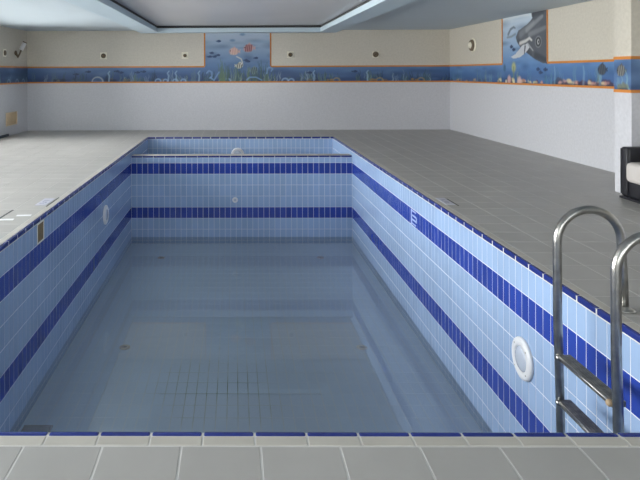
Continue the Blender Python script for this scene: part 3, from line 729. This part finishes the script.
# depth marker tiles and tape on the deck
def marker(x0, x1, y0, y1, label):
    t = tag(empty('depth_tile', ((x0 + x1) / 2, (y0 + y1) / 2, 0)), label, 'depth tile')
    box('plate', 'marker', x0, x1, y0, y1, 0.0002, 0.004, t, bev=0.001, seg=1)
    yy = (y0 + y1) / 2; w = (x1 - x0)
    boxes('lettering', 'print', [(x0 + w * a, x0 + w * b, yy + p - 0.012, yy + p + 0.012, 0.0041, 0.0046) for a, b, p in ((0.25, 0.75, 0.06), (0.25, 0.35, 0.02), (0.3, 0.72, -0.02), (0.62, 0.75, -0.05), (0.2, 0.6, -0.08))], t)
marker(PR + OUT + 0.004, PR + OUT + 0.100, 6.20, 6.54, 'pale depth tile on the grey deck on the ladder side of the pool')
marker(PL - OUT - 0.145, PL - OUT - 0.025, 6.20, 6.54, 'pale depth tile on the deck above the shaded pool wall')
def tape(cx, cy, L, w, ang, label):
    bm = bmesh.new(); add_box(bm, -L / 2, L / 2, -w / 2, w / 2, 0, 0.0022, 0.0006, 1)
    o = bm_obj('tape_strip', bm, 'paper'); o.location = (cx, cy, 0.0006); o.rotation_euler.z = ang
    tag(o, label, 'tape', 'white strips on the deck')
tape(-2.07, 5.765, 0.14, 0.055, 0.10, 'white tape strip on the deck nearer the pool edge than its twin')
tape(-2.175, 5.60, 0.13, 0.055, 0.10, 'white tape strip on the deck farther from the pool edge than its twin')

# ------------------------------------------------------------------ wall fittings
def lamp_base(center, nrm, label, plate=0.155, dark=0.045, half=False):
    t = tag(empty('wall_lamp_base', center), label, 'lamp base', 'lamp bases on the walls')
    u, v, n = frame_axes(nrm); a = plate / 2
    bm = bmesh.new(); add_box(bm, -a, a, -a, a, 0, 0.012, 0.003, 1)
    bm.transform(Matrix.Translation(center) @ Matrix((u, v, n)).transposed().to_4x4())
    bm_obj('plate', bm, 'plate', t)
    lathe('socket_ring', 'hole', Vector(center) + n * 0.012, nrm, [(dark, 0.0), (dark, 0.012), (dark * 0.8, 0.018), (dark * 0.45, 0.018), (dark * 0.4, 0.004)], t, 24)
    lathe('socket_core', 'brass' if not half else 'hole', Vector(center) + n * 0.012, nrm, [(dark * 0.38, 0.0), (dark * 0.3, 0.012), (0, 0.014)], t, 16)
    return t
lamp_base((-3.20, WB, 1.82), (0, -1, 0), 'square ivory lamp base with dark ring nearest the corner with the spot lamp', 0.165, 0.060)
lamp_base((-1.21, WB, 1.82), (0, -1, 0), 'square ivory lamp base on the spot lamp side of the striped fish panel', 0.165, 0.042)
lamp_base((1.36, WB, 1.83), (0, -1, 0), 'square ivory lamp base beside the striped fish panel towards the whale wall', 0.165, 0.052)
lamp_base((3.43, WB, 1.83), (0, -1, 0), 'dirty lamp base with large dark ring nearest the whale wall', 0.15, 0.070, True)
lamp_base((WL, 12.95, 1.85), (1, 0, 0), 'ivory lamp base beside the white spot lamp', 0.17, 0.060)
# round lamp on the right wall
c0 = (WR, 12.98, 1.98)
t = tag(empty('round_wall_lamp', c0), 'small round domed wall lamp between the whale panel and the corner', 'wall lamp')
lathe('backplate', 'plate', c0, (-1, 0, 0), [(0.155, 0), (0.155, 0.012), (0.14, 0.02), (0, 0.02)], t, 32)
lathe('bezel', 'hole', c0, (-1, 0, 0), [(0.125, 0.018), (0.125, 0.045), (0.105, 0.06), (0.07, 0.062)], t, 32)
lathe('dome', 'plate', c0, (-1, 0, 0), [(0.075, 0.058), (0.06, 0.085), (0.03, 0.1), (0, 0.104)], t, 24)
# spot lamp on the left wall
t = tag(empty('spot_lamp', (WL, 13.6, 1.85)), 'white tubular spot lamp on a dark bracket in the corner', 'wall lamp')
lathe('base', 'hole', (WL, 13.6, 1.87), (1, 0, 0), [(0.055, 0), (0.055, 0.02), (0.04, 0.03), (0, 0.03)], t, 24)
tube('bracket', 'hole', [(WL + 0.02, 13.58, 1.92), (WL + 0.05, 13.58, 1.80), (WL + 0.055, 13.6, 1.765), (WL + 0.09, 13.62, 1.84), (WL + 0.13, 13.64, 1.95)], 0.020, t, 12)
tube('shade', 'white', [(WL + 0.12, 13.64, 1.94), (WL + 0.20, 13.66, 2.11)], 0.048, t, 20)
tube('shade_cap', 'hole', [(WL + 0.199, 13.66, 2.109), (WL + 0.208, 13.662, 2.127)], 0.052, t, 20)
# vent low on the left wall
v0, v1, vz0, vz1 = 13.02, 13.66, 0.225, 0.52
t = tag(empty('wall_vent', (WL, 13.3, vz0)), 'cream ventilation grille low on the wall near the corner', 'vent')
boxes('frame', 'vent', [(WL, WL + 0.02, v0, v1, vz0, vz0 + 0.03), (WL, WL + 0.02, v0, v1, vz1 - 0.03, vz1), (WL, WL + 0.02, v0, v0 + 0.03, vz0 + 0.03, vz1 - 0.03), (WL, WL + 0.02, v1 - 0.03, v1, vz0 + 0.03, vz1 - 0.03)], t)
box('back', 'vent', WL, WL + 0.004, v0 + 0.03, v1 - 0.03, vz0 + 0.03, vz1 - 0.03, t)
for k in range(8):
    z = vz0 + 0.037 + k * 0.0285
    bm = bmesh.new(); add_box(bm, 0, 0.016, v0 + 0.03, v1 - 0.03, -0.003, 0.003)
    bm.transform(Matrix.Translation((WL + 0.003, 0, z + 0.012)) @ Matrix.Rotation(math.radians(35), 4, 'Y')); bm_obj('slat', bm, 'vent', t)

# ------------------------------------------------------------------ armchair in front of the pier, facing the pool
AX0, AX1, AY0, AY1 = 4.26, 5.05, 5.72, 6.565
t = tag(empty('armchair', ((AX0 + AX1) / 2, (AY0 + AY1) / 2, 0)), 'black leather club armchair with white seat cushion against the pier', 'armchair')
box('plinth', 'leather', AX0 - 0.015, AX1 - 0.01, AY0 + 0.005, AY1 - 0.002, 0.0, 0.028, t, bev=0.010, smooth=True)
box('seat_base', 'leather', AX0 + 0.012, AX1 - 0.02, AY0 + 0.10, AY1 - 0.10, 0.028, 0.20, t, bev=0.015, seg=3, smooth=True)
for a, b in ((AY0, AY0 + 0.135), (AY1 - 0.135, AY1)):
    arm = box('arm', 'leather', AX0, AX1 - 0.01, a, b, 0.026, 0.566, t, bev=0.03, seg=4, smooth=True)
    for yy in (a + 0.012, b - 0.012):
        p = tube('piping', 'leather', [(AX0 + 0.004, yy, 0.05), (AX0 + 0.002, yy, 0.30), (AX0 + 0.004, yy, 0.545)], 0.006, None, 8); p.parent = arm
box('backrest', 'leather', AX1 - 0.20, AX1, AY0 + 0.11, AY1 - 0.11, 0.10, 0.575, t, bev=0.035, seg=4, smooth=True)
box('seat_cushion', 'cushion', AX0 - 0.035, AX1 - 0.19, AY0 + 0.138, AY1 - 0.125, 0.195, 0.412, t, bev=0.05, seg=5, smooth=True)
